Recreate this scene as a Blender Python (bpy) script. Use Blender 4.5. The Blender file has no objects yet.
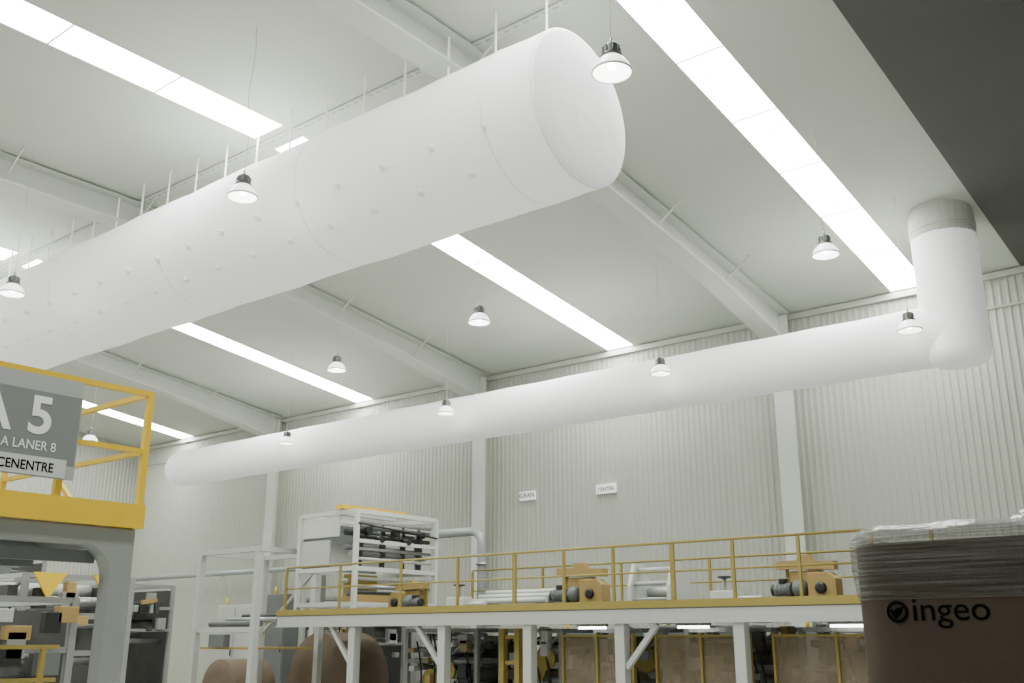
import bpy, bmesh, math, random
from mathutils import Vector, Matrix, Euler
random.seed(4)
COL = bpy.context.scene.collection
H = 2.2
PI = math.pi

# ---------------------------------------------------------------- materials
def mat(name, c, rough=.6, metal=0, noise=0, nscale=3, bump=0, bscale=40, emis=0, ecol=None, stretch=None, alpha=1, spec=.5, anoise=None):
    m = bpy.data.materials.new(name); m.use_nodes = True
    nt = m.node_tree; b = nt.nodes['Principled BSDF']
    b.inputs['Base Color'].default_value = (*c, 1)
    b.inputs['Roughness'].default_value = rough
    b.inputs['Metallic'].default_value = metal
    b.inputs['Alpha'].default_value = alpha
    b.inputs['Specular IOR Level'].default_value = spec
    tc = nt.nodes.new('ShaderNodeTexCoord'); mp = nt.nodes.new('ShaderNodeMapping')
    nt.links.new(tc.outputs['Object'], mp.inputs[0])
    if stretch: mp.inputs['Scale'].default_value = stretch
    if noise:
        n = nt.nodes.new('ShaderNodeTexNoise'); n.inputs['Scale'].default_value = nscale; n.inputs['Detail'].default_value = 5
        nt.links.new(mp.outputs[0], n.inputs['Vector'])
        r = nt.nodes.new('ShaderNodeMix'); r.data_type = 'RGBA'
        r.inputs[6].default_value = (*[x*(1-noise) for x in c], 1)
        r.inputs[7].default_value = (*[min(1, x*(1+noise)) for x in c], 1)
        nt.links.new(n.outputs['Fac'], r.inputs[0]); nt.links.new(r.outputs[2], b.inputs['Base Color'])
        if anoise:
            mr = nt.nodes.new('ShaderNodeMapRange'); mr.inputs[1].default_value = .35; mr.inputs[2].default_value = .65
            mr.inputs[3].default_value = anoise[0]; mr.inputs[4].default_value = anoise[1]
            nt.links.new(n.outputs['Fac'], mr.inputs[0]); nt.links.new(mr.outputs[0], b.inputs['Alpha'])
    if bump:
        n2 = nt.nodes.new('ShaderNodeTexNoise'); n2.inputs['Scale'].default_value = bscale; n2.inputs['Detail'].default_value = 4
        nt.links.new(mp.outputs[0], n2.inputs['Vector'])
        bp = nt.nodes.new('ShaderNodeBump'); bp.inputs['Strength'].default_value = bump; bp.inputs['Distance'].default_value = .05
        nt.links.new(n2.outputs['Fac'], bp.inputs['Height']); nt.links.new(bp.outputs[0], b.inputs['Normal'])
    if emis:
        b.inputs['Emission Color'].default_value = (*(ecol or c), 1); b.inputs['Emission Strength'].default_value = emis
    return m
M = {
 'fabric': mat('duct_fabric_glow', (.94,.95,.93), .85, noise=.03, nscale=1.2, bump=.28, bscale=1.8, emis=.34, spec=.2),  # emission added to brighten the cloth; the ducts are no light source
 'seam': mat('duct_seam_glow', (.80,.81,.78), .8, emis=.22),  # seams and nozzles also glow slightly, brightness put into the material
 'roof': mat('roof_panel', (.575,.595,.535), .7, noise=.06, nscale=.5),
 'wall': mat('wall_sheet', (.445,.445,.39), .6, noise=.05, nscale=.6),
 'trim': mat('eave_trim', (.50,.50,.45), .6),
 'steel_white': mat('white_steel', (.61,.625,.58), .55, noise=.04, nscale=2),
 'soffit_shade': mat('soffit_shade', (.10,.10,.092), .8, noise=.15, nscale=.6),  # dark base colour paints in the shade of an unlit underside
 'dark_beam': mat('dark_beam', (.04,.04,.038), .7),
 'sky_glow': mat('skylight_sheet', (.9,.93,.9), .4, emis=31, ecol=(.95,1,.955)),
 'sky_frame': mat('skylight_frame', (.6,.62,.6), .5),
 'floor': mat('concrete', (.56,.55,.51), .6, noise=.12, nscale=1.5, bump=.05),
 'yellow': mat('yellow_paint', (.74,.49,.025), .45, noise=.08, nscale=4),
 'ochre': mat('ochre_paint', (.30,.23,.05), .55, noise=.1, nscale=4),
 'grey_machine': mat('grey_machine', (.25,.26,.245), .45, noise=.05, nscale=3),
 'gantry_grey': mat('gantry_grey', (.27,.28,.26), .45, noise=.05, nscale=3),
 'mid_grey': mat('mid_grey', (.13,.14,.135), .5, noise=.1, nscale=4),
 'dark_panel': mat('dark_panel', (.05,.05,.045), .5, noise=.2, nscale=3),
 'brown_panel': mat('brown_panel', (.24,.18,.10), .5, noise=.3, nscale=2),
 'white_paint': mat('white_machine_paint', (.48,.49,.46), .45, noise=.04, nscale=4),
 'white_glow': mat('white_glow', (.9,.9,.88), .5, emis=.45),  # slight emission added to whiten the hanger rods; wall plates share it
 'cord': mat('cord_grey', (.45,.45,.43), .6),
 'black': mat('black_metal', (.015,.015,.015), .45),
 'chrome': mat('brushed_steel', (.40,.40,.40), .35, .8),
 'sign_grey': mat('sign_grey', (.19,.20,.19), .6),
 'sign_white': mat('sign_white', (.55,.56,.53), .6),
 'sign_pale': mat('sign_pale', (.36,.37,.35), .6),
 'ink': mat('dark_ink', (.004,.004,.004), .9, spec=0),
 'white_ink': mat('white_ink', (.85,.85,.83), .6),
 'card': mat('cardboard', (.058,.042,.030), .85, noise=.12, nscale=3, bump=.05, spec=.15),
 'roll': mat('kraft_roll', (.135,.095,.06), .8, noise=.2, nscale=5),
 'tan': mat('tan_cover', (.36,.24,.08), .6, noise=.15, nscale=4),
 'film': mat('stretch_film', (.07,.064,.055), .32, noise=.65, nscale=3, bump=.35, bscale=6, stretch=(.5,.5,30), anoise=(.15,.8), spec=.4),
 'film_top': mat('loose_film', (.42,.43,.42), .12, noise=.3, nscale=9, bump=.6, bscale=8, alpha=.4),
 'wood': mat('pallet_wood', (.38,.27,.16), .8, noise=.2, nscale=6),
 'lamp_glass': mat('lamp_glass', (.85,.87,.85), .2, emis=2.2, ecol=(1,1,.97)),
 'bulb': mat('bulb', (1,1,1), .3, emis=14, ecol=(1,1,.95)),
 'lamp_body': mat('lamp_body', (.10,.10,.09), .4, .3),
 'tube': mat('tube_glow', (1,1,1), .4, emis=9),
 'pipe': mat('pipe_grey', (.36,.38,.38), .4, .2),
 'collar': mat('gathered_collar', (.50,.51,.46), .7, noise=.08, nscale=6),
 'glasspane': mat('hazy_pane', (.30,.24,.16), .15, noise=.5, nscale=2, alpha=.45),
}

# ---------------------------------------------------------------- mesh helpers
def nb(): return bmesh.new()
def box(bm, x0, x1, y0, y1, z0, z1):
    v = [bm.verts.new(p) for p in ((x0,y0,z0),(x1,y0,z0),(x1,y1,z0),(x0,y1,z0),(x0,y0,z1),(x1,y0,z1),(x1,y1,z1),(x0,y1,z1))]
    for f in ((3,2,1,0),(4,5,6,7),(0,1,5,4),(1,2,6,5),(2,3,7,6),(3,0,4,7)): bm.faces.new([v[i] for i in f])
    return bm
def bar(bm, p, q, w, h):
    p, q = Vector(p), Vector(q); d = (q-p).normalized()
    up = Vector((0,0,1)) if abs(d.z) < .95 else Vector((0,1,0))
    s = d.cross(up).normalized(); u = s.cross(d).normalized()
    vs = []
    for c in (p, q):
        for a, b in ((-1,-1),(1,-1),(1,1),(-1,1)): vs.append(bm.verts.new(c + s*a*w/2 + u*b*h/2))
    for f in ((0,1,2,3),(7,6,5,4),(0,4,5,1),(1,5,6,2),(2,6,7,3),(3,7,4,0)): bm.faces.new([vs[i] for i in f])
    return bm
def tube(bm, p, q, r, n=12, r2=None):
    p, q = Vector(p), Vector(q); d = (q-p).normalized(); r2 = r if r2 is None else r2
    up = Vector((0,0,1)) if abs(d.z) < .95 else Vector((0,1,0))
    s = d.cross(up).normalized(); u = s.cross(d).normalized()
    A = [bm.verts.new(p + (s*math.cos(2*PI*i/n)+u*math.sin(2*PI*i/n))*r) for i in range(n)]
    B = [bm.verts.new(q + (s*math.cos(2*PI*i/n)+u*math.sin(2*PI*i/n))*r2) for i in range(n)]
    for i in range(n):
        f = bm.faces.new((A[i], A[(i+1)%n], B[(i+1)%n], B[i])); f.smooth = True
    bm.faces.new(A[::-1]); bm.faces.new(B)
    return bm
def path(bm, pts, r, n=10):
    pts = [Vector(p) for p in pts]; rings = []
    for i, p in enumerate(pts):
        d = (pts[min(i+1, len(pts)-1)] - pts[max(i-1, 0)]).normalized()
        ref = Vector((.13,.2,1)) if abs(d.z) < .8 else Vector((.1,1,.2))
        s = d.cross(ref).normalized(); u = s.cross(d).normalized()
        rings.append([bm.verts.new(p + (s*math.cos(2*PI*k/n)+u*math.sin(2*PI*k/n))*r) for k in range(n)])
    for a, b in zip(rings, rings[1:]):
        best = min(range(n), key=lambda o: sum((a[k].co-b[(k+o)%n].co).length for k in range(0, n, 3)))
        for k in range(n):
            f = bm.faces.new((a[k], a[(k+1)%n], b[(k+1+best)%n], b[(k+best)%n])); f.smooth = True
    bm.faces.new(rings[0][::-1]); bm.faces.new(rings[-1])
    return bm
def lathe(bm, prof, axis='Z', c=(0,0,0), n=32, smooth=True):
    """prof: list of (radius, position along the axis)"""
    c = Vector(c); rings = []
    for r, t in prof:
        if r < 1e-6:
            v = {'Z':(0,0,t),'X':(t,0,0),'Y':(0,t,0)}[axis]; rings.append([bm.verts.new(c+Vector(v))]); continue
        R = []
        for k in range(n):
            a, b = r*math.cos(2*PI*k/n), r*math.sin(2*PI*k/n)
            v = {'Z':(a,b,t),'X':(t,a,b),'Y':(b,t,a)}[axis]; R.append(bm.verts.new(c+Vector(v)))
        rings.append(R)
    for A, B in zip(rings, rings[1:]):
        for k in range(n):
            if len(A) == 1 and len(B) == 1: continue
            if len(A) == 1: f = bm.faces.new((A[0], B[(k+1)%n], B[k]))
            elif len(B) == 1: f = bm.faces.new((A[k], A[(k+1)%n], B[0]))
            else: f = bm.faces.new((A[k], A[(k+1)%n], B[(k+1)%n], B[k]))
            f.smooth = smooth
    return bm
def prism_x(bm, pts, x0, x1):
    A = [bm.verts.new((x0,y,z)) for y, z in pts]; B = [bm.verts.new((x1,y,z)) for y, z in pts]; n = len(pts)
    bm.faces.new(A[::-1]); bm.faces.new(B)
    for i in range(n): bm.faces.new((A[i], A[(i+1)%n], B[(i+1)%n], B[i]))
    return bm
def prism_y(bm, pts, y0, y1):
    A = [bm.verts.new((x,y0,z)) for x, z in pts]; B = [bm.verts.new((x,y1,z)) for x, z in pts]; n = len(pts)
    bm.faces.new(A[::-1]); bm.faces.new(B)
    for i in range(n): bm.faces.new((A[i], A[(i+1)%n], B[(i+1)%n], B[i]))
    return bm
def link(name, bm, m, parent=None, bevel=0):
    bmesh.ops.recalc_face_normals(bm, faces=bm.faces[:])
    me = bpy.data.meshes.new(name); bm.to_mesh(me); bm.free(); me.materials.append(M[m])
    o = bpy.data.objects.new(name, me); COL.objects.link(o)
    if parent: 
        o.parent = parent; o.matrix_parent_inverse = Matrix.Translation(parent.location).inverted()
    if bevel:
        md = o.modifiers.new('bevel', 'BEVEL'); md.width = bevel; md.segments = 2; md.limit_method = 'ANGLE'
    return o
def tag(o, label, cat, group=None):
    o['label'] = label; o['category'] = cat
    if group: o['group'] = group
    return o
def thing(name, label, cat, loc=(0,0,0), group=None):
    o = bpy.data.objects.new(name, None); COL.objects.link(o); o.location = loc; o.empty_display_size = .1
    return tag(o, label, cat, group)
def struct(name, bm, m, parent=None):
    o = link(name, bm, m, parent)
    if not parent: o['kind'] = 'structure'
    return o
def text(s, size, m, loc, rot, parent, name='lettering', align='LEFT', sx=1, bold=0):
    cu = bpy.data.curves.new('t', 'FONT'); cu.body = s; cu.size = size; cu.extrude = .001; cu.align_x = align; cu.offset = bold
    t = bpy.data.objects.new('t', cu); COL.objects.link(t); bpy.context.view_layer.update()
    me = bpy.data.meshes.new_from_object(t.evaluated_get(bpy.context.evaluated_depsgraph_get()))
    bpy.data.objects.remove(t)
    me.transform(Matrix.Translation(loc) @ Euler(rot).to_matrix().to_4x4() @ Matrix.Diagonal((sx,1,1,1)))
    me.materials.clear(); me.materials.append(M[m])
    o = bpy.data.objects.new(name, me); COL.objects.link(o); o.parent = parent
    o.matrix_parent_inverse = Matrix.Translation(parent.location).inverted()
    return o

# ---------------------------------------------------------------- building shell
D = 23.5; RY = 11.0; EAVE = H+7.99; RZ = EAVE + .126*(D-RY)
XL, XR = -40.0, 5.0
def roofz(y): return RZ - .126*(y-RY) if y > RY else RZ
struct('floor', box(nb(), XL, XR, -6, D, -.2, 0), 'floor')
SKY = [-6.66, -14.8, -25.45, -36.1]; SW = .43
bm = nb(); edges = [XL-.2]
for s in sorted(SKY): edges += [s-SW, s+SW]
edges.append(XR)
for i in range(0, len(edges), 2):
    a, b = edges[i], edges[i+1]
    for y0, y1 in ((-6, RY), (RY, D+.3)):
        z0, z1 = roofz(y0), roofz(y1)
        v = [bm.verts.new(p) for p in ((a,y0,z0),(b,y0,z0),(b,y1,z1),(a,y1,z1),(a,y0,z0+.15),(b,y0,z0+.15),(b,y1,z1+.15),(a,y1,z1+.15))]
        for f in ((3,2,1,0),(4,5,6,7),(0,1,5,4),(1,2,6,5),(2,3,7,6),(3,0,4,7)): bm.faces.new([v[k] for k in f])
SE = .12
for s in SKY:
    for y0, y1 in ((RY-.25, RY), (RY, RY+.25), (D-SE, D+.3)):
        z0, z1 = roofz(y0), roofz(y1)
        v = [bm.verts.new(p) for p in ((s-SW,y0,z0),(s+SW,y0,z0),(s+SW,y1,z1),(s-SW,y1,z1),(s-SW,y0,z0+.15),(s+SW,y0,z0+.15),(s+SW,y1,z1+.15),(s-SW,y1,z1+.15))]
        for f in ((3,2,1,0),(4,5,6,7),(0,1,5,4),(1,2,6,5),(2,3,7,6),(3,0,4,7)): bm.faces.new([v[k] for k in f])
struct('ceiling', bm, 'roof')
n = 1
for s in SKY:
    for y0, y1 in ((RY+.25, D-SE), (-5.5, RY-.25)):
        bm = nb(); z0, z1 = roofz(y0)+.02, roofz(y1)+.02
        v = [bm.verts.new(p) for p in ((s-SW,y0,z0),(s+SW,y0,z0),(s+SW,y1,z1),(s-SW,y1,z1))]; bm.faces.new(v)
        w = struct('window_%d' % n, bm, 'sky_glow'); n += 1
        y = y0+2.0
        while y < y1-.5:
            link('window_bar', bar(nb(), (s-SW,y,roofz(y)+.01), (s+SW,y,roofz(y)+.01), .03, .02), 'sky_frame', w); y += 2.0
struct('trim_1', bar(nb(), (XL,RY,RZ-.03), (XR,RY,RZ-.03), .16, .03), 'steel_white')
bm = nb(); x = XL
while x < XR-1:
    box(bm, x, x+.10, RY-.03, RY+.01, RZ-.055, RZ-.04); x += .2
struct('trim_2', bm, 'cord')
P = .165
def ribs(start, end):
    t = start; out = []
    while t < end:
        out += [(t,0),(t+P*.40,0),(t+P*.56,.017),(t+P*.80,.017),(t+P*.96,0)]; t += P
    return out
prof = [(t, D-o) for t, o in ribs(XL, XR)]
bm = nb()
A = [bm.verts.new((px,py,0)) for px, py in prof]; B = [bm.verts.new((px,py,EAVE)) for px, py in prof]
for i in range(len(prof)-1): bm.faces.new((A[i], A[i+1], B[i+1], B[i]))
struct('wall_back', bm, 'wall')
bm = nb(); prof = [(XL+o, t) for t, o in ribs(-6, D)]
A = [bm.verts.new((px,py,0)) for px, py in prof]; B = [bm.verts.new((px,py,roofz(py))) for px, py in prof]
for i in range(len(prof)-1): bm.faces.new((A[i], A[i+1], B[i+1], B[i]))
struct('wall_left', bm, 'wall')
struct('trim_3', box(nb(), XL, XR, D-.12, D-.025, EAVE-.16, EAVE-.02), 'trim')
struct('trim_4', box(nb(), XL, XR, D-.06, D-.025, EAVE-.85, EAVE-.80), 'wall')
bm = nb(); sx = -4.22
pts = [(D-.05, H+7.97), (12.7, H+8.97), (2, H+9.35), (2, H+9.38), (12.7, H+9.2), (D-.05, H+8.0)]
prism_x(bm, pts, sx, XR); struct('ceiling_dark', bm, 'soffit_shade')
struct('trim_5', bar(nb(), (-1.75,22.5,H+7.85), (-1.75,3,H+9.05), .22, .22), 'dark_beam')

# ---------------------------------------------------------------- rafters and columns
RX = [-9.9, -19.9, -30.0]
names = ['ending at the nearest wall column', 'ending at the middle wall column', 'farthest left, ending at the far wall column']
for i, x in enumerate(RX):
    r = thing('roof_rafter', 'white steel I-section roof beam %s' % names[i], 'beam', (x, D-.3, EAVE-.5), 'steel roof beams')
    def web(y0, y1, d0, d1, w, off0, off1, m, nm):
        bm = nb(); a0, a1 = roofz(y0)-.04, roofz(y1)-.04
        vs = []
        for y, z, d, o in ((y0,a0,d0,off0),(y1,a1,d1,off1)):
            for sx_, zz in ((-1,z-o),(1,z-o),(1,z-o-d),(-1,z-o-d)): vs.append(bm.verts.new((x+sx_*w/2, y, zz)))
        for f in ((0,1,2,3),(7,6,5,4),(0,4,5,1),(1,5,6,2),(2,6,7,3),(3,7,4,0)): bm.faces.new([vs[k] for k in f])
        return link(nm, bm, m, r)
    for y0, y1, d0, d1 in ((RY, 19.5, .55, .55), (19.5, D-.25, .55, .85), (-6, RY, .55, .55)):
        web(y0, y1, d0, d1, .04, 0, 0, 'steel_white', 'web')
        web(y0, y1, .04, .04, .52, d0, d1, 'steel_white', 'lower_flange')
        web(y0, y1, .03, .03, .52, 0, 0, 'steel_white', 'upper_flange')
    y = -4.
    while y < D-1.5:
        for s in (-1, 1):
            link('fly_brace', bar(nb(), (x+s*.12, y, roofz(y)-.52), (x+s*.8, y, roofz(y)-.03), .035, .035), 'steel_white', r)
        y += 3.0
    c = link('wall_column', box(nb(), x-.25, x+.25, D-.40, D-.36, .02, EAVE-.1), 'steel_white')
    tag(c, 'white steel column on the ribbed wall, %s' % ['nearest, right of the two small plates', 'in the middle, beside the grey elbow pipe', 'farthest left, behind the white portal frame'][i], 'column', 'steel wall columns')
    link('column_web', box(nb(), x-.02, x+.02, D-.36, D-.08, .02, EAVE-.1), 'steel_white', c)
    link('base_plate', box(nb(), x-.32, x+.32, D-.7, D-.05, 0, .02), 'mid_grey', c)

# ---------------------------------------------------------------- big fabric duct
DY, DZ, DR = 10.5, H+7.26, 1.17; DX = -7.17
du = thing('fabric_air_duct', 'huge white inflated fabric air duct under the ridge with round closed end', 'air duct', (-20, DY, DZ))
prof = []; x = -39.8
while x < DX-.3:
    prof.append((DR + .010*math.sin(x*2.1) + .005*math.sin(x*5.3), x)); x += .25
prof += [(DR, DX-.15), (DR, DX-.05), (DR*.995, DX-.02), (DR*.98, DX), (DR*.95, DX+.008), (DR*.6, DX+.025), (DR*.3, DX+.032), (0, DX+.034)]
prof.insert(0, (0, -39.8))
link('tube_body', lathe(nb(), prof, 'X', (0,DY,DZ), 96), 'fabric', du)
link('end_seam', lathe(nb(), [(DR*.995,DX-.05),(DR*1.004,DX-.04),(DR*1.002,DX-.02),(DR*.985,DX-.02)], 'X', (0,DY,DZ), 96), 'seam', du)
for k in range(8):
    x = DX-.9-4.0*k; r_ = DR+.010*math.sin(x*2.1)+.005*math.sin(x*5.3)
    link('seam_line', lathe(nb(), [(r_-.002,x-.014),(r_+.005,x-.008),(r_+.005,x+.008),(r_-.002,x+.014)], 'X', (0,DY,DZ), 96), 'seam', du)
for k in range(31):
    for a, off in ((203, 0), (230, .5)):
        x = DX-.9-k*1.0-off
        p = Vector((x, DY+DR*math.cos(math.radians(a)), DZ+DR*math.sin(math.radians(a))))
        nrm = Vector((0, math.cos(math.radians(a)), math.sin(math.radians(a))))
        if a == 203 or k < 16: link('nozzle', tube(nb(), p-nrm*.02, p+nrm*.055, .06, 14, .045), 'seam', du)
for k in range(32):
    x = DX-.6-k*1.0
    link('hanger_rod', tube(nb(), (x, DY, DZ+DR-.03), (x, DY, RZ), .018, 8), 'white_glow', du)

# ---------------------------------------------------------------- small duct with riser
SY, SZ, SR = 20.3, H+5.83, .62; EX = -5.0
sd = thing('fabric_air_duct', 'long slim white fabric air duct along the ribbed wall, fed by an upright riser', 'air duct', (-18, SY, SZ))
prof = [(0,-32.0),(SR*.45,-31.97),(SR*.75,-31.85),(SR*.93,-31.65),(SR,-31.4)]; x = -31.1
while x < EX-.1:
    prof.append((SR+.006*math.sin(x*3), x)); x += .25
prof += [(SR, EX)]
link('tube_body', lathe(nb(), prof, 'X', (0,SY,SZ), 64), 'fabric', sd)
zr = roofz(SY); RR = .62
prof = [(0,SZ-.70),(RR*.4,SZ-.69),(RR*.72,SZ-.65),(RR*.92,SZ-.55),(RR,SZ-.40)]
z = SZ-.2
while z < zr-.75: prof.append((RR+.004*math.sin(z*6), z)); z += .2
prof.append((RR, zr-.55))
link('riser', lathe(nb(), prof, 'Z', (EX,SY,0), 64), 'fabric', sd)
bm = lathe(nb(), [(RR-.01,zr-.58),(RR+.01,zr-.55),(RR+.015,zr-.46),(RR+.0,zr-.40),(RR+.02,zr-.33),(RR+.01,zr-.2),(RR+.0,zr+.02)], 'Z', (EX,SY,0), 192)
for v in bm.verts:
    a = math.atan2(v.co.y-SY, v.co.x-EX); g = 1+.004*math.sin(a*26)+.002*math.sin(a*41+1)
    v.co.x = EX+(v.co.x-EX)*g; v.co.y = SY+(v.co.y-SY)*g
    if v.co.z > zr: v.co.z = roofz(v.co.y)-.004
link('riser_collar', bm, 'collar', sd)
link('collar_strap', lathe(nb(), [(RR+.012,zr-.43),(RR+.024,zr-.425),(RR+.024,zr-.395),(RR+.012,zr-.39)], 'Z', (EX,SY,0), 64), 'trim', sd)

# ---------------------------------------------------------------- high-bay pendants
def pendant(x, y, z, label, wavy=False, en=18):
    z += H
    t = thing('pendant_lamp', label, 'lamp', (x,y,z), 'high bay pendant lamps')
    link('glass_shade', lathe(nb(), [(.225,0),(.232,.012),(.225,.03),(.205,.08),(.165,.14),(.12,.185),(.10,.20),(.095,.2),(.115,.18),(.16,.13),(.198,.075),(.215,.03),(.218,.012)], 'Z', (x,y,z), 32), 'lamp_glass', t)
    link('shade_rim', lathe(nb(), [(.222,-.008),(.238,-.008),(.238,.016),(.226,.016)], 'Z', (x,y,z), 32), 'steel_white', t)
    link('ballast_housing', lathe(nb(), [(0,.19),(.125,.19),(.13,.21),(.10,.24),(.098,.33),(.085,.355),(.03,.37),(0,.37)], 'Z', (x,y,z), 24), 'lamp_body', t)
    for k in range(8):
        a = 2*PI*k/8; link('cooling_fin', bar(nb(), (x+.1*math.cos(a), y+.1*math.sin(a), z+.25), (x+.1*math.cos(a), y+.1*math.sin(a), z+.33), .014, .03), 'mid_grey', t)
    link('bulb', lathe(nb(), [(0,.03),(.04,.045),(.055,.09),(.04,.15),(.03,.19),(0,.19)], 'Z', (x,y,z), 16), 'bulb', t)
    link('hook', lathe(nb(), [(0,.37),(.018,.37),(.018,.45),(0,.46)], 'Z', (x,y,z), 10), 'chrome', t)
    top = roofz(y)
    pts = []
    for k in range(13):
        f = k/12; zz = z+.44+(top-z-.44)*f
        o = (.06*math.sin(f*9) if wavy else 0)*math.sin(PI*f)
        pts.append((x+o, y, zz))
    link('cord', path(nb(), pts, .0045, 6), 'cord', t)
    ld = bpy.data.lights.new('lamp_light', 'POINT'); ld.energy = en; ld.shadow_soft_size = .15; ld.color = (1,.99,.94)
    lo = bpy.data.objects.new('lamp_light', ld); COL.objects.link(lo); lo.location = (x,y,z-.16)
pend = [(-5.47,8.65,6.38,'large lamp right of the closed end of the huge duct'),(-12.1,8.4,6.64,'lamp hanging in front of the middle of the huge duct'),(-19.1,8.2,6.54,'lamp at the left edge in front of the huge duct'),
 (-5.95,16.2,6.56,'lamp below the right end of the nearest skylight'),(-13.2,15.3,6.54,'lamp hanging under the second skylight, between both ducts'),(-18.6,16.1,6.56,'lamp between both ducts, left of the middle roof beam end'),(-28.8,15.3,5.85,'tiny far lamp above the yellow platform rail'),
 (-5.55,19.2,5.82,'lamp in front of the upright duct riser'),(-11.1,19.2,5.87,'lamp in front of the slim duct, second from the riser'),(-17.7,19.2,5.86,'lamp in front of the slim duct, third from the riser'),(-24.3,19.2,5.84,'lamp in front of the slim duct, nearest its rounded far end')]
for i, (x,y,z,l) in enumerate(pend): pendant(x, y, z-.1, 'dark capped glass bell '+l, wavy=(i == 1), en=5 if i > 6 else 18)

# ---------------------------------------------------------------- wall plates
for x, z, w, s, lb in ((-18.25,H+4.07,.56,'GRAN','small white wall plate with short dark word, left one of the pair'),(-15.45,H+4.03,.66,'CENTER','small white wall plate with longer dark word, right one of the pair')):
    p = link('wall_plate', box(nb(), x-w/2, x+w/2, D-.09, D-.022, z-.13, z+.13), 'white_glow'); tag(p, lb, 'sign')
    text(s, .2 if len(s)==4 else .15, 'ink', (x, D-.095, z-.06), (PI/2,0,0), p, align='CENTER', bold=.002)

# ---------------------------------------------------------------- mezzanine
MY0, MY1, MZ = 15.7, 19.4, H+.6
MXL, MXR = -19.8, -4.5
mz = thing('mezzanine_platform', 'long steel platform deck carried on white posts in front of the ribbed wall', 'platform', (-12, MY0, 0))
link('deck', box(nb(), MXL, MXR, MY0, MY1, MZ-.1, MZ-.04), 'mid_grey', mz)
link('kick_plate', box(nb(), MXL, MXR, MY0-.03, MY0, MZ-.08, MZ+.05), 'ochre', mz)
link('beam_web', box(nb(), MXL, MXR, MY0, MY0+.02, MZ-.32, MZ-.1), 'white_paint', mz)
link('beam_flange', box(nb(), MXL, MXR, MY0-.05, MY0+.12, MZ-.34, MZ-.32), 'white_paint', mz)
for x in (-17.2,-14.5,-12.27,-10.17,-7.83,-5.2):
    for y in (MY0+.1, MY1-.15):
        link('post', box(nb(), x-.10, x+.10, y-.09, y+.11, 0, MZ-.34), 'white_paint', mz, .01)
for x, s in ((-10.17,1),(-17.2,-1),(-14.5,-1)):
    link('brace', bar(nb(), (x+.1*s, MY0+.1, MZ-1.1), (x+.75*s, MY0+.1, MZ-.36), .09, .09), 'white_paint', mz)
for x in (-16,-13.4,-11.2,-9,-6.5):
    link('cross_beam', box(nb(), x-.06, x+.06, MY0+.12, MY1, MZ-.3, MZ-.1), 'white_paint', mz)
def rail(y, xs, label, z=MZ, h=1.03, m='ochre'):
    t = thing('guard_rail', label, 'railing', (xs[0], y, z))
    for i, x in enumerate(xs):
        w = .042 if i in (4, 7) else .025
        link('rail_post', box(nb(), x-w, x+w, y-.025, y+.025, z-.04, z+h-.03), m, t)
    link('top_rail', tube(nb(), (xs[0],y,z+h), (xs[-1],y,z+h), .024, 10), m, t)
    link('mid_rail', tube(nb(), (xs[0],y,z+h*.52), (xs[-1],y,z+h*.52), .018, 10), m, t)
rail(MY0+.05, [-19.6,-17.7,-15.75,-14.1,-12.6,-11.4,-10.28,-9.04,-7.87,-6.7,-5.5,-4.6], 'ochre yellow guard rail along the front edge of the platform deck')
rail(MY1-.08, [-16.8,-14.6,-12.4,-10.2,-8.0,-5.8,-4.6], 'ochre yellow guard rail along the rear edge of the platform deck')
for x, lb in ((-11.9,'left'),(-9.6,'middle'),(-6.6,'right')):
    t = thing('tube_light', 'glowing fluorescent tube light under the deck, %s one of three' % lb, 'lamp', (x,17.4,MZ-.42), 'tube lights under the deck')
    link('housing', box(nb(), x-.35, x+.35, 17.34, 17.46, MZ-.36, MZ-.30), 'white_paint', t)
    link('tube', tube(nb(), (x-.33,17.4,MZ-.39), (x+.33,17.4,MZ-.39), .025, 10), 'tube', t)

# machine box on the deck
mb = thing('roller_machine', 'tall white framed machine with dark rollers and yellow top beam on the deck', 'machine', (-18.6,17.4,MZ))
x0, x1, y0, y1, z0, z1 = -19.6, -17.6, 16.1, 18.8, MZ-.035, H+2.88
for x in (x0, x1):
    for y in (y0, y1): link('frame_post', box(nb(), x-.05, x+.05, y-.05, y+.05, z0, z1), 'steel_white', mb)
for z in (z1, z0+1.0, z0+.2):
    for x in (x0, x1): link('frame_rail', bar(nb(), (x,y0,z), (x,y1,z), .08, .1), 'steel_white', mb)
    for y in (y0, y1): link('frame_rail', bar(nb(), (x0,y,z), (x1,y,z), .08, .1), 'steel_white', mb)
link('side_panel', box(nb(), x0+.1, x1-.6, y0-.02, y0+.02, z1-.55, z1-.1), 'steel_white', mb)
link('side_panel', box(nb(), x0+.1, x1-.9, y0-.02, y0+.02, z0+1.1, z1-.62), 'white_paint', mb)
link('back_panel', box(nb(), x0-.03, x0, y0+.1, y1-.1, z0+1.0, z1-.1), 'mid_grey', mb)
link('inner_panel', box(nb(), x1-1.0, x1-.97, y0+.1, y1-.1, z0+1.05, z1-.65), 'white_paint', mb)
link('middle_beam', box(nb(), x1-.04, x1+.03, y0+.05, y1-.05, z1-.72, z1-.64), 'steel_white', mb)
for y, w in ((16.45,.07),(17.2,.06),(17.9,.05),(18.45,.08)):
    link('bearing_plate', prism_x(nb(), [(y-w,z0+1.05),(y+w,z0+1.05),(y+w*1.6,z1-.5),(y,z1-.2),(y-w*1.6,z1-.5)], x1-.3, x1-.24), 'dark_panel', mb)
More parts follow.
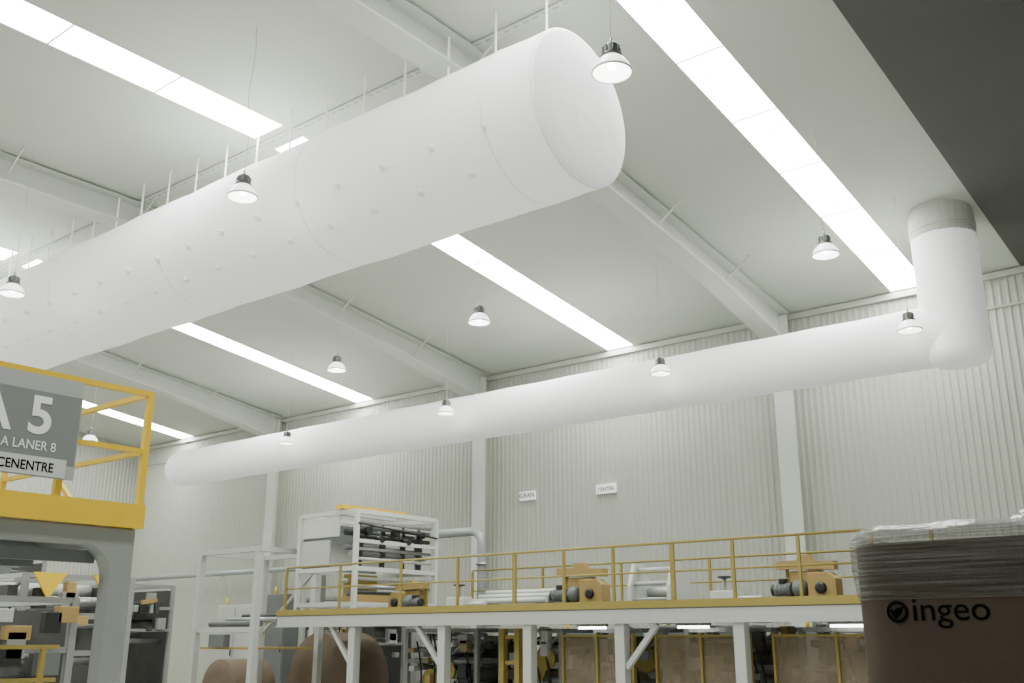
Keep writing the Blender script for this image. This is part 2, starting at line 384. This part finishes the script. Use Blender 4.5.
for k, (dx, zz, r, m) in enumerate(((-.1,z1-.22,.04,'white_paint'),(-.15,z1-.35,.05,'mid_grey'),(-.15,z1-.55,.05,'black'),(-.5,z1-.45,.07,'black'),(-.1,z1-.85,.04,'chrome'),(-.3,z1-.95,.06,'grey_machine'),(-.1,z1-1.08,.035,'white_paint'),(-.5,z1-.8,.06,'mid_grey'),(-.1,z0+.78,.04,'white_paint'),(-.1,z0+.6,.05,'chrome'),(-.3,z0+.45,.07,'mid_grey'),(-.6,z0+.75,.06,'white_paint'))):
    link('roller', tube(nb(), (x1+dx,y0+.1,zz), (x1+dx,y1-.1,zz), r, 18), m, mb)
for y in (16.5,16.9,17.4,17.8,18.3):
    link('gear_housing', tube(nb(), (x1-.12,y,z1-.5+.12*math.sin(y*7)), (x1+.05,y,z1-.5+.12*math.sin(y*7)), .08, 18), 'black', mb)
link('drive_shaft', tube(nb(), (x1+.05,y0,z1-.28), (x1+.05,y1,z1-.45), .025, 10), 'black', mb)
link('hoist_beam', box(nb(), x1-.65, x1-.4, y0-.1, y1-.6, z1+.08, z1+.18), 'yellow', mb)
link('hoist_beam', box(nb(), x1-1.4, x1-1.25, y0+.2, y1-.2, z1+.06, z1+.14), 'white_paint', mb)
link('apron', box(nb(), x1-.5, x1-.1, y0+.1, y1-.3, z0+.25, z0+.42), 'tan', mb)
link('apron', box(nb(), x1-.7, x1-.5, y0+.3, y0+1.2, z0+.42, z0+.9), 'ochre', mb)

# white portal frames left
pf = thing('portal_frame', 'white square tube portal frame standing left of the deck', 'frame', (-21.3,16.5,0))
for x in (-22.6,-20.25):
    for y in (15.4,17.4): link('post', box(nb(), x-.08, x+.08, y-.08, y+.08, 0, H+2.05), 'white_paint', pf)
for y in (15.4,17.4): link('top_beam', bar(nb(), (-22.7,y,H+2.1), (-20.15,y,H+2.1), .14, .12), 'white_paint', pf)
for x in (-22.6,-20.25): link('top_beam', bar(nb(), (x,15.4,H+2.1), (x,17.4,H+2.1), .14, .12), 'white_paint', pf)
link('cross_rail', bar(nb(), (-22.6,15.4,H+.2), (-20.25,15.4,H+.2), .1, .1), 'white_paint', pf)
link('cross_rail', bar(nb(), (-22.6,15.4,H+.2), (-22.6,17.4,H+.2), .1, .1), 'white_paint', pf)
link('diagonal', bar(nb(), (-22.6,17.4,H+.1), (-20.25,17.4,H+1.9), .06, .06), 'white_paint', pf)
link('inner_shelf', box(nb(), -22.5,-20.35,15.5,17.3,H-.25,H-.2), 'tan', pf)
for k in range(3): link('roller', tube(nb(), (-22.45,15.7+.5*k,H+.35+.1*k), (-20.4,15.7+.5*k,H+.35+.1*k), .07, 12), ['mid_grey','chrome','black'][k], pf)
link('control_box', box(nb(), -21.9,-21.3,15.3,15.5,H-.2,H+.1), 'mid_grey', pf, .01)
pf2 = thing('portal_frame', 'lower white beam frame joining the portal frame and the roller machine', 'frame', (-20.9,19.8,0))
for x in (-23.4,-19.0): link('post', box(nb(), x-.09, x+.09, 19.8, 19.98, 0, H+2.2), 'white_paint', pf2)
link('top_beam', box(nb(), -23.5, -18.9, 19.79, 19.99, H+2.2, H+2.36), 'white_paint', pf2)
link('lower_beam', box(nb(), -23.31, -19.09, 19.82, 19.96, H+.9, H+1.02), 'white_paint', pf2)

# grey elbow pipe
PXE = -17.95
bm = nb(); pts = [(-19.3,20.6,H+2.78),(PXE,20.6,H+2.78)]
for k in range(1,9):
    a = PI/2*k/8; pts.append((PXE+.35*math.sin(a), 20.6, H+2.43+.35*math.cos(a)))
pts.append((PXE+.35,20.6,.5))
p = link('elbow_pipe', path(bm, pts, .12, 14), 'pipe'); tag(p, 'fat grey pipe bending down beside the white roller machine', 'pipe')
link('flange', lathe(nb(), [(.12,-.03),(.17,-.03),(.17,.03),(.12,.03)], 'Z', (PXE+.35,20.6,H+1.9), 16), 'chrome', p)
link('floor_flange', lathe(nb(), [(0,0),(.22,0),(.22,.04),(.12,.05),(.12,.5),(0,.5)], 'Z', (PXE+.35,20.6,0), 16), 'chrome', p)
p = link('wall_pipe', tube(nb(), (-39.9,22.6,H+2.3), (-24.5,22.6,H+2.3), .09, 12), 'pipe'); tag(p, 'long thin grey pipe running level behind the left frames', 'pipe')
for x in (-38,-33,-28,-25): link('bracket', bar(nb(), (x,22.6,H+2.3), (x,D-.02,H+2.3), .05, .05), 'mid_grey', p)

def unit(x, y, s, label, flip=1):
    t = thing('pump_unit', label, 'machine', (x,y,MZ-.04), 'drive units on the deck')
    z = MZ-.035
    X = lambda v: x + v*s*flip
    Z = lambda v: z + v*s
    B = lambda a, b: (min(X(a),X(b)), max(X(a),X(b)))
    link('base_frame', box(nb(), *B(-.7,.75), y-.3, y+.3, z, Z(.12)), 'ochre', t, .01)
    link('motor', tube(nb(), (X(-.58),y-.15,Z(.3)), (X(-.24),y-.15,Z(.3)), .14*s, 20), 'mid_grey', t)
    for k in range(4):
        link('cooling_fin', lathe(nb(), [(.14*s,-.006),(.152*s,-.006),(.152*s,.006),(.14*s,.006)], 'X', (X(-.52+.07*k),y-.15,Z(.3)), 20), 'mid_grey', t)
    link('fan_cover', tube(nb(), (X(-.65),y-.15,Z(.3)), (X(-.58),y-.15,Z(.3)), .12*s, 20), 'black', t)
    link('motor_foot', box(nb(), *B(-.52,-.3), y-.25, y-.02, Z(.12), Z(.18)), 'mid_grey', t)
    link('terminal_box', box(nb(), *B(-.48,-.34), y-.24, y-.08, Z(.43), Z(.52)), 'black', t, .01)
    link('gearbox', lathe(nb(), [(0,-.12),(.1,-.12),(.15,-.08),(.17,0),(.15,.08),(.1,.12),(0,.12)], 'X', (X(-.08),y-.12,Z(.32)), 16), 'mid_grey', t)
    link('rear_cover', box(nb(), *B(-.35,.3), y, y+.2, Z(.12), Z(.68)), 'tan', t, .02)
    link('side_cover', prism_y(nb(), [(X(.12),Z(.12)),(X(.7),Z(.12)),(X(.7),Z(.5)),(X(.55),Z(.62)),(X(.12),Z(.62))], y-.22, y+.1), 'tan', t, .015)
    link('top_plate', prism_y(nb(), [(X(-.6),Z(.72)),(X(.62),Z(.68)),(X(.62),Z(.84)),(X(.15),Z(.86)),(X(.1),Z(.98)),(X(-.12),Z(.98)),(X(-.16),Z(.88)),(X(-.6),Z(.88))], y-.06, y+.14), 'tan', t)
    link('brace_post', box(nb(), X(-.46)-.025, X(-.46)+.025, y+.12, y+.18, Z(.12), Z(.74)), 'ochre', t)
    link('pulley', lathe(nb(), [(0,y-.28),(.06,y-.28),(.1,y-.27),(.085,y-.25),(.1,y-.23),(0,y-.225)], 'Y', (X(.4),0,Z(.32)), 18), 'black', t)
unit(-12.1,17.3,.95,'tan covered drive unit with grey motor near the middle of the deck')
unit(-7.3,17.4,.88,'tan covered drive unit with dark motor near the right end of the deck', 1)
unit(-16.75,17.1,.75,'tan covered drive unit beside the tall roller machine',-1)
wf = thing('roller_stand', 'low white roller stand on the deck between two tan drive units', 'machine', (-10.6,17.8,MZ-.04))
for x in (-11.0,-10.1):
    link('side_plate', prism_x(nb(), [(17.4,MZ-.035),(18.5,MZ-.035),(18.3,MZ+.35),(17.9,MZ+.85),(17.6,MZ+.85),(17.4,MZ+.4)], x-.04, x+.04), 'steel_white', wf)
for y, z, r in ((17.7,MZ+.72,.05),(18.1,MZ+.3,.10),(17.55,MZ+.45,.04)): link('roller', tube(nb(), (-10.96,y,z), (-10.14,y,z), r, 16), 'white_paint', wf)
link('tie_bar', tube(nb(), (-10.96,17.5,MZ+.15), (-10.14,17.5,MZ+.15), .03, 8), 'white_paint', wf)
pp = thing('pipe_run', 'low white pipe bundle lying along the deck left of the middle drive unit', 'pipe', (-14.3,17.9,MZ-.04))
for k in range(3): link('pipe', tube(nb(), (-15.3,17.6+.25*k,MZ+.2+.1*k), (-13.2,17.6+.25*k,MZ+.2+.1*k), .06, 12), 'steel_white', pp)
for x in (-15.1,-13.4):
    link('saddle', prism_x(nb(), [(17.5,MZ-.035),(18.25,MZ-.035),(18.25,MZ+.34),(18.0,MZ+.34),(17.93,MZ+.24),(17.75,MZ+.24),(17.7,MZ+.14),(17.5,MZ+.14)], x-.04, x+.04), 'mid_grey', pp)
def valve(x, y, label):
    t = thing('valve_block', label, 'machine', (x,y,MZ-.035), 'valve blocks on the deck')
    z = MZ-.035
    link('block', box(nb(), x-.25, x+.25, y-.15, y+.15, z, z+.3), 'steel_white', t, .02)
    link('stem', tube(nb(), (x,y,z+.3), (x,y,z+.55), .03, 10), 'chrome', t)
    link('hand_wheel', lathe(nb(), [(.0,.52),(.03,.52),(.12,.54),(.14,.55),(.12,.57),(0,.56)], 'Z', (x,y,z), 18), 'black', t)
    link('side_pipe', tube(nb(), (x+.25,y,z+.15), (x+.75,y,z+.15), .05, 10), 'steel_white', t)
valve(-9.0,17.6,'small white valve block with hand wheel right of the roller stand')
valve(-14.9,16.7,'small white valve block with hand wheel in front of the pipe bundle')
valve(-5.7,17.2,'small white valve block with hand wheel at the right end of the deck')

def enclosure(x0, x1, label, m):
    t = thing('machine_enclosure', label, 'enclosure', ((x0+x1)/2,16.6,0), 'enclosures under the deck')
    for x in (x0, (x0+x1)/2, x1): link('upright', box(nb(), x-.02, x+.02, 16.5, 16.6, 0, MZ-.5), 'ochre', t)
    for z in (.04, 1.1, MZ-.55): link('crossbar', box(nb(), x0, x1, 16.51, 16.59, z-.02, z+.02), 'ochre', t)
    for a, b in ((x0,(x0+x1)/2),((x0+x1)/2,x1)): link('pane', box(nb(), a+.03, b-.03, 16.54, 16.56, .08, MZ-.58), m, t)
enclosure(-12.0,-10.4,'hazy glazed enclosure under the deck left of the diagonal brace','glasspane')
enclosure(-9.9,-8.05,'hazy glazed enclosure under the deck right of the diagonal brace','glasspane')
enclosure(-7.6,-5.4,'hazy glazed enclosure under the deck beside the wrapped carton','glasspane')
def roll(x, y0, y1, r, label):
    t = thing('material_roll', label, 'roll', (x,(y0+y1)/2,0), 'large brown rolls')
    link('wound_sheet', lathe(nb(), [(.12,y0),(r*.5,y0-.01),(r*.98,y0),(r,y0+.03),(r,y1-.03),(r*.98,y1),(.12,y1),(.12,y0)], 'Y', (x,0,r), 48), 'roll', t)
    link('core', lathe(nb(), [(.08,y0-.05),(.12,y0-.05),(.12,y1+.05),(.08,y1+.05),(.08,y0-.05)], 'Y', (x,0,r), 24), 'mid_grey', t)
roll(-20.8,17.9,19.3,1.18,'large brown wound roll under the left end of the deck')
roll(-25.4,18.2,19.6,.82,'brown wound roll left of the white portal frame')
def cabinet(x0, x1, y0, y1, h, label, m='grey_machine', n=2):
    t = thing('control_cabinet', label, 'cabinet', ((x0+x1)/2,(y0+y1)/2,0), 'control cabinets')
    link('body', box(nb(), x0, x1, y0, y1, 0, h), m, t, .02)
    w = (x1-x0)/n
    for k in range(n):
        d = link('door', box(nb(), x0+k*w+.03, x0+(k+1)*w-.03, y0-.03, y0, .12, h-.08), m, t, .006)
        link('door_handle', box(nb(), x0+(k+1)*w-.12, x0+(k+1)*w-.09, y0-.06, y0-.03, h*.5, h*.5+.2), 'black', d)
    link('lamp_stack', tube(nb(), (x0+.2,y0+.2,h), (x0+.2,y0+.2,h+.25), .04, 10), 'yellow', t)
cabinet(-15.9,-13.7,21.6,22.3,2.35,'grey control cabinet behind the deck posts, left of the yellow gate','mid_grey')
cabinet(-12.9,-10.4,21.6,22.3,2.5,'dark control cabinet behind the left glazed enclosure','mid_grey',3)
cabinet(-9.4,-6.4,21.6,22.3,2.4,'dark control cabinet behind the right glazed enclosures','mid_grey',3)
cabinet(-30.2,-28.2,21.4,22.2,3.3,'tall pale cabinet standing left of the portal frame','white_paint')
cabinet(-27.6,-26.6,21.4,22.0,3.6,'narrow dark cabinet beside the pale one at the left','mid_grey',1)
yf = thing('lift_gate', 'ochre yellow upright gate frame under the middle of the deck', 'gate', (-13.4,16.6,0))
for x in (-13.55,-13.15): link('upright', box(nb(), x-.06, x+.06, 16.5, 16.64, 0, MZ-.4), 'ochre', yf)
for z in (.9,1.7,2.2): link('crossbar', box(nb(), -13.48, -13.22, 16.54, 16.6, z, z+.07), 'ochre', yf)

def rack_machine(x0, x1, y0, y1, h, label, seed, dens=1, group='machinery at lower left', back='dark_panel', bx=None):
    rnd = random.Random(seed)
    t = thing('winding_machine', label, 'machine', ((x0+x1)/2,(y0+y1)/2,0), group)
    for x in (x0,x1):
        for y in (y0,y1): link('upright', box(nb(), x-.05, x+.05, y-.05, y+.05, 0, h), 'grey_machine', t)
    for z in (h-.04, h-.7, h-1.35):
        for y in (y0,y1): link('rail', bar(nb(), (x0,y,z), (x1,y,z), .07, .08), rnd.choice(['white_paint','grey_machine']), t)
        for x in (x0,x1): link('rail', bar(nb(), (x,y0,z), (x,y1,z), .07, .08), 'grey_machine', t)
    if back: link('back_panel', box(nb(), x0+.06, x1-.06, y1-.03, y1, .3, h-.15), back, t)
    link('bed', box(nb(), x0+.07, x1-.07, y0+.1, y1-.1, .3, .8), 'mid_grey', t)
    for k in range(int(9*dens)):
        z = h-.18-rnd.uniform(0,1.6); x = x0+(x1-x0)*rnd.uniform(.1,.9)
        if k % 2: link('roller', tube(nb(), (x,y0+.08,z), (x,y1-.08,z), rnd.uniform(.04,.12), 14), rnd.choice(['chrome','black','mid_grey','white_paint']), t)
        else: link('roller', tube(nb(), (x0+.07,y0+.2+.3*rnd.random(),z), (x1-.07,y0+.2+.3*rnd.random(),z), rnd.uniform(.03,.08), 14), rnd.choice(['chrome','grey_machine','white_paint']), t)
    for k in range(int(9*dens)):
        x = x0+.2+(x1-x0-.4)*rnd.random(); z = h-rnd.uniform(.3,1.8); w = rnd.uniform(.05,.18)
        link('control_box', box(nb(), x-w, x+w, y0-.2, y0-.02, z, z+rnd.uniform(.1,.32)), rnd.choice(['mid_grey','black','white_paint','tan','brown_panel','grey_machine','dark_panel']), t, .01)
    for k in range(4):
        x = x0+(x1-x0)*rnd.uniform(.1,.9); zz = h-rnd.uniform(.1,.5)
        pts = [(x+.35*f+.1*math.sin(f*5), y0-.05-.08*math.sin(PI*f), zz-1.3*f-.2*math.sin(PI*f)) for f in [q/10 for q in range(11)]]
        link('hose', path(nb(), pts, .02, 6), 'black', t)
    for k in range(int(5*dens)):
        y = y0+(y1-y0)*rnd.uniform(.1,.9); z = h-rnd.uniform(.3,1.8); w = rnd.uniform(.06,.2)
        link('side_box', box(nb(), x1+.05, x1+.2, y-w, y+w, z, z+rnd.uniform(.1,.35)), rnd.choice(['mid_grey','black','white_paint','dark_panel','grey_machine','tan']), t, .01)
    link('brace', bar(nb(), (x0,y0,h-1.4), (x1,y0,h-.08), .05, .05), 'grey_machine', t)
    for k in range(2):
        x = x0+(x1-x0)*rnd.uniform(.15,.85)
        link('wheel', lathe(nb(), [(0,y0-.1),(.05,y0-.1),(.2,y0-.07),(.24,y0-.09),(.24,y0-.03),(0,y0-.03)], 'Y', (x,0,h-rnd.uniform(.5,1.4)), 20), rnd.choice(['ochre','mid_grey','black']), t)
    return t
m1 = rack_machine(-20.5,-17.6,8.5,10.5,3.3,'grey winding machine frame with yellow triangular guards seen through the arch',1,2.0)
link('guard_plate', prism_x(nb(), [(8.5,H+1.1),(9.1,H+1.1),(8.8,H+.65)], -17.38, -17.33), 'yellow', m1)
link('guard_plate', prism_x(nb(), [(9.6,H+1.1),(10.1,H+1.1),(9.85,H+.65)], -17.38, -17.33), 'yellow', m1)
rack_machine(-27.2,-23.6,11.2,13.4,3.55,'grey winding machine frame seen right of the arched leg',2,2.2)
rack_machine(-35.0,-31.0,12.0,15.5,4.6,'tall white winding machine frame behind the yellow guard rail',3,1.4)
rack_machine(-31.0,-28.4,16.4,18.4,3.8,'winding machine frame before the far corner wall',5,2.2,back='dark_panel')
rack_machine(-16.5,-13.8,5.8,7.4,2.75,'grey winding machine frame lowest in the arch opening',7,2.0)
G = 'process machines below the deck'
rack_machine(-16.9,-14.8,17.2,18.9,2.42,'dark process machine below the deck, right of the large brown roll',11,1.8,G)
rack_machine(-14.2,-12.6,17.3,18.9,2.4,'dark process machine below the deck behind the ochre gate',12,1.6,G,'brown_panel')
rack_machine(-12.0,-10.4,17.7,18.9,2.4,'dark process machine behind the glazed enclosure left of the brace',13,1.3,G,'brown_panel')
rack_machine(-9.9,-8.1,17.7,18.9,2.4,'dark process machine behind the glazed enclosure right of the brace',14,1.3,G,'brown_panel')
rack_machine(-7.6,-5.5,17.7,18.9,2.4,'dark process machine behind the glazed enclosure beside the carton',15,1.3,G,'brown_panel')
rack_machine(-24.6,-22.2,20.6,22.4,3.4,'grey process machine behind the portal frame near the wall',16,1.7,'machinery at lower left','dark_panel')

# ---------------------------------------------------------------- near-left machine with yellow platform rail and sign
PX, PYA, PYB = -9.4, 1.6, 5.6; PZ = H+1.34
am = thing('arched_machine_frame', 'pale grey arched steel machine frame carrying the yellow platform at left', 'machine', (PX,PYB,0))
def leg_profile():
    pts = [(PYB,0),(PYB,PZ-.275),(PYA,PZ-.275),(PYA,PZ-.46),(4.95,PZ-.46)]
    for k in range(0,9):
        a = PI/2 - PI/2*k/8; pts.append((5.05+.31*math.cos(a), PZ-.78+.32*math.sin(a)))
    pts += [(5.36,PZ-1.4),(5.36,0)]
    return pts
link('side_frame', prism_x(nb(), leg_profile(), PX-.20, PX), 'gantry_grey', am, .02)
link('rear_side_frame', prism_x(nb(), leg_profile(), PX-3.2, PX-2.9), 'gantry_grey', am, .02)
link('end_beam', box(nb(), PX-2.9, PX-.20, PYB-.25, PYB-.1, PZ-.46, PZ-.275), 'gantry_grey', am)
link('cable_duct', box(nb(), PX-.27, PX-.20, PYA, 5.3, PZ-.62, PZ-.50), 'mid_grey', am)
link('inner_beam', box(nb(), PX-1.6, PX-1.45, PYA, 5.3, PZ-.6, PZ-.3), 'mid_grey', am)
pl = thing('platform_guard', 'bright yellow platform with tubular guard rail on the arched frame at left', 'railing', (PX,PYB,PZ-.27))
link('deck_band', box(nb(), PX-.02, PX+.05, PYA, PYB+.05, PZ-.27, PZ-.03), 'yellow', pl)
link('deck_band', box(nb(), PX-3.2, PX-.02, PYB-.02, PYB+.05, PZ-.27, PZ-.03), 'yellow', pl)
link('deck_plate', box(nb(), PX-3.2, PX-.02, PYA, PYB-.02, PZ-.22, PZ-.16), 'mid_grey', pl)
T = H+2.47
for y in (5.6,4.72,3.2,1.8): link('rail_post', box(nb(), PX-.032, PX+.032, y-.032, y+.032, PZ-.1, T-.02), 'yellow', pl)
link('rail_post', box(nb(), PX-3.13, PX-3.07, PYB-.03, PYB+.03, PZ-.1, T-.02), 'yellow', pl)
link('rail_post', box(nb(), PX-3.13, PX-3.07, 4.0, 4.06, PZ-.2, T-.02), 'yellow', pl)
for z, w in ((T,.055),(PZ+.52,.048)):
    nm = 'top_rail' if z == T else 'mid_rail'
    link(nm, bar(nb(), (PX,PYA,z), (PX,PYB+.03,z), w, w), 'yellow', pl)
    link(nm, bar(nb(), (PX,PYB,z), (PX-3.1,PYB,z), w, w), 'yellow', pl)
link('top_rail', bar(nb(), (PX-3.1,4.03,T), (PX-3.1,PYB,T), .05, .05), 'yellow', pl)
link('diagonal', bar(nb(), (PX-1.2,PYB,PZ+.0), (PX-1.9,PYB,PZ+.5), .045, .045), 'yellow', pl)

sg = thing('line_sign', 'grey sign board with large white A 5 on the yellow platform rail', 'sign', (PX+.06,4.0,PZ+.1))
SX = PX+.07
link('backing', box(nb(), SX-.01, SX+.01, 2.9, 4.83, H+1.46, H+2.43), 'sign_pale', sg)
link('grey_panel', box(nb(), SX+.01, SX+.013, 2.9, 4.82, H+1.60, H+2.27), 'sign_grey', sg)
link('white_strip', box(nb(), SX+.013, SX+.015, 2.9, 4.74, H+1.47, H+1.645), 'sign_white', sg)
R = (PI/2,0,PI/2)
text('5', .50, 'white_ink', (SX+.016,4.31,H+1.87), R, sg, bold=.011)
text('A', .50, 'white_ink', (SX+.016,3.82,H+1.87), R, sg, bold=.011)
text('A LANER 8', .125, 'white_ink', (SX+.016,4.62,H+1.707), R, sg, align='RIGHT', sx=.88, bold=0)
text('CENENTRE', .125, 'ink', (SX+.017,4.62,H+1.512), R, sg, align='RIGHT', sx=.86, bold=.0015)

lr = thing('guard_rail', 'low ochre guard rail at the lower left corner', 'railing', (-12.95,6.1,0))
for y in (4.2,5.3,6.6): link('rail_post', box(nb(), -12.98, -12.92, y-.03, y+.03, 0, H-.1), 'ochre', lr)
for z in (H-.1,H-.5): link('rail', bar(nb(), (-12.95,4.0,z), (-12.95,6.8,z), .05, .05), 'ochre', lr)

# ---------------------------------------------------------------- wrapped octagonal carton, lower right
OCX, OCY, OW = -1.46, 6.15, .64
def octa(w, ch, sub=6):
    c = [(-w+ch,-w),(w-ch,-w),(w,-w+ch),(w,w-ch),(w-ch,w),(-w+ch,w),(-w,w-ch),(-w,-w+ch)]
    out = []
    for i in range(8):
        a, b = Vector(c[i]), Vector(c[(i+1)%8])
        for k in range(sub): out.append(a.lerp(b, k/sub))
    for _ in range(2): out = [(out[i-1]+out[i]*2+out[(i+1)%len(out)])/4 for i in range(len(out))]
    return out
def octa_mesh(w, ch, zs, jitter=0, seed=1, cap=True, grow=None):
    rnd = random.Random(seed); bm = nb(); rings = []
    base = octa(w, ch)
    for j, z in enumerate(zs):
        g = 1 + (grow(j/(len(zs)-1)) if grow else 0)
        rj = rnd.uniform(-jitter, jitter)
        rings.append([bm.verts.new((OCX+p.x*g*(1+rj+rnd.uniform(-jitter,jitter)*.2), OCY+p.y*g*(1+rj+rnd.uniform(-jitter,jitter)*.2), z)) for p in base])
    n = len(base)
    for A, B in zip(rings, rings[1:]):
        for k in range(n):
            f = bm.faces.new((A[k],A[(k+1)%n],B[(k+1)%n],B[k])); f.smooth = True
    if cap: bm.faces.new(rings[0][::-1]); bm.faces.new(rings[-1])
    return bm
def pallet(z, label):
    t = thing('pallet', label, 'pallet', (OCX,OCY,z))
    for k in range(7):
        y = OCY-.55+k*.1833; link('top_board', box(nb(), OCX-.64, OCX+.64, y-.06, y+.06, z+.12, z+.145), 'wood', t)
    for x in (-.57,0,.57): link('runner', box(nb(), OCX+x-.05, OCX+x+.05, OCY-.63, OCY+.63, z, z+.12), 'wood', t)
pallet(0,'wooden pallet on the floor under the cartons'); pallet(1.35,'wooden pallet between the two stacked cartons')
low = thing('bulk_carton', 'lower brown octagonal bulk carton of the stack, below the frame', 'box', (OCX,OCY,.145))
link('carton_body', octa_mesh(OW,.17,[.145,1.35]), 'card', low)
up = thing('bulk_carton', 'brown octagonal bulk carton with black ingeo print and stretch film around its top', 'box', (OCX,OCY,1.495))
link('carton_body', octa_mesh(OW,.17,[1.495+.05*k for k in range(25)]), 'card', up)
def gr(t): return .006+.030*min(1,t*2.2) - (.06*((t-.78)/.22)**2 if t > .78 else 0)
link('stretch_film', octa_mesh(OW+.004,.17,[2.40+.0089*k for k in range(42)], .0007, 3, False, gr), 'film', up)
rnd = random.Random(8); bm = nb(); N = 44; g = []
for i in range(N):
    row = []
    for j in range(N):
        a, b = i/(N-1)*2-1, j/(N-1)*2-1
        rr = max(abs(a), abs(b))
        x = a*.635; y = b*.635
        if abs(x)+abs(y) > 1.10:
            s_ = 1.10/(abs(x)+abs(y)); x *= s_; y *= s_
        h_ = .065*(1-rr**3) + rnd.uniform(0,.007)*(1-rr**8) + (.05*math.exp(-((x-.28)**2+(y+.35)**2)/.004)) + .008*math.sin(x*14+y*9)
        row.append(bm.verts.new((OCX+x, OCY+y, 2.758+h_)))
    g.append(row)
for i in range(N-1):
    for j in range(N-1):
        f = bm.faces.new((g[i][j],g[i+1][j],g[i+1][j+1],g[i][j+1])); f.smooth = True
link('top_film', bm, 'film_top', up)
FY = OCY-OW-.002
text('ingeo', .17, 'ink', (-1.755,FY-.001,2.29), (PI/2,0,0), up, sx=1.06, bold=.0)
link('logo_ring', lathe(nb(), [(.040,-.002),(.056,-.002),(.056,.001),(.040,.001),(.040,-.002)], 'Y', (-1.825,FY,2.335), 36, False), 'ink', up)
bm = nb(); pts = []
for k in range(13):
    f = k/12; pts.append((-1.838+.05*f, 2.300+.060*f-.014*math.sin(PI*f)))
for k in range(1,12):
    f = 1-k/12; pts.append((-1.838+.05*f-.026*math.sin(PI*f), 2.300+.060*f+.016*math.sin(PI*f)))
vs = [bm.verts.new((x,FY-.003,z)) for x, z in pts]; bm.faces.new(vs); link('logo_leaf', bm, 'ink', up)
bm = nb(); pts = [(-1.862,2.345),(-1.850,2.350),(-1.838,2.328),(-1.836,2.302),(-1.850,2.312)]
vs = [bm.verts.new((x,FY-.0035,z)) for x, z in pts]; bm.faces.new(vs); link('logo_leaf', bm, 'ink', up)

# ---------------------------------------------------------------- light and camera
w = bpy.data.worlds.new('world'); bpy.context.scene.world = w; w.use_nodes = True
w.node_tree.nodes['Background'].inputs[0].default_value = (.96,1,.92,1); w.node_tree.nodes['Background'].inputs[1].default_value = .40
cam = bpy.data.cameras.new('camera'); cam.sensor_width = 36; cam.lens = 997/1024*36; cam.clip_end = 200
co = bpy.data.objects.new('camera', cam); COL.objects.link(co)
yaw, pitch = math.radians(38.8), math.radians(16.6)
co.location = (0,0,H); co.rotation_euler = (PI/2+pitch, 0, yaw)
bpy.context.scene.camera = co
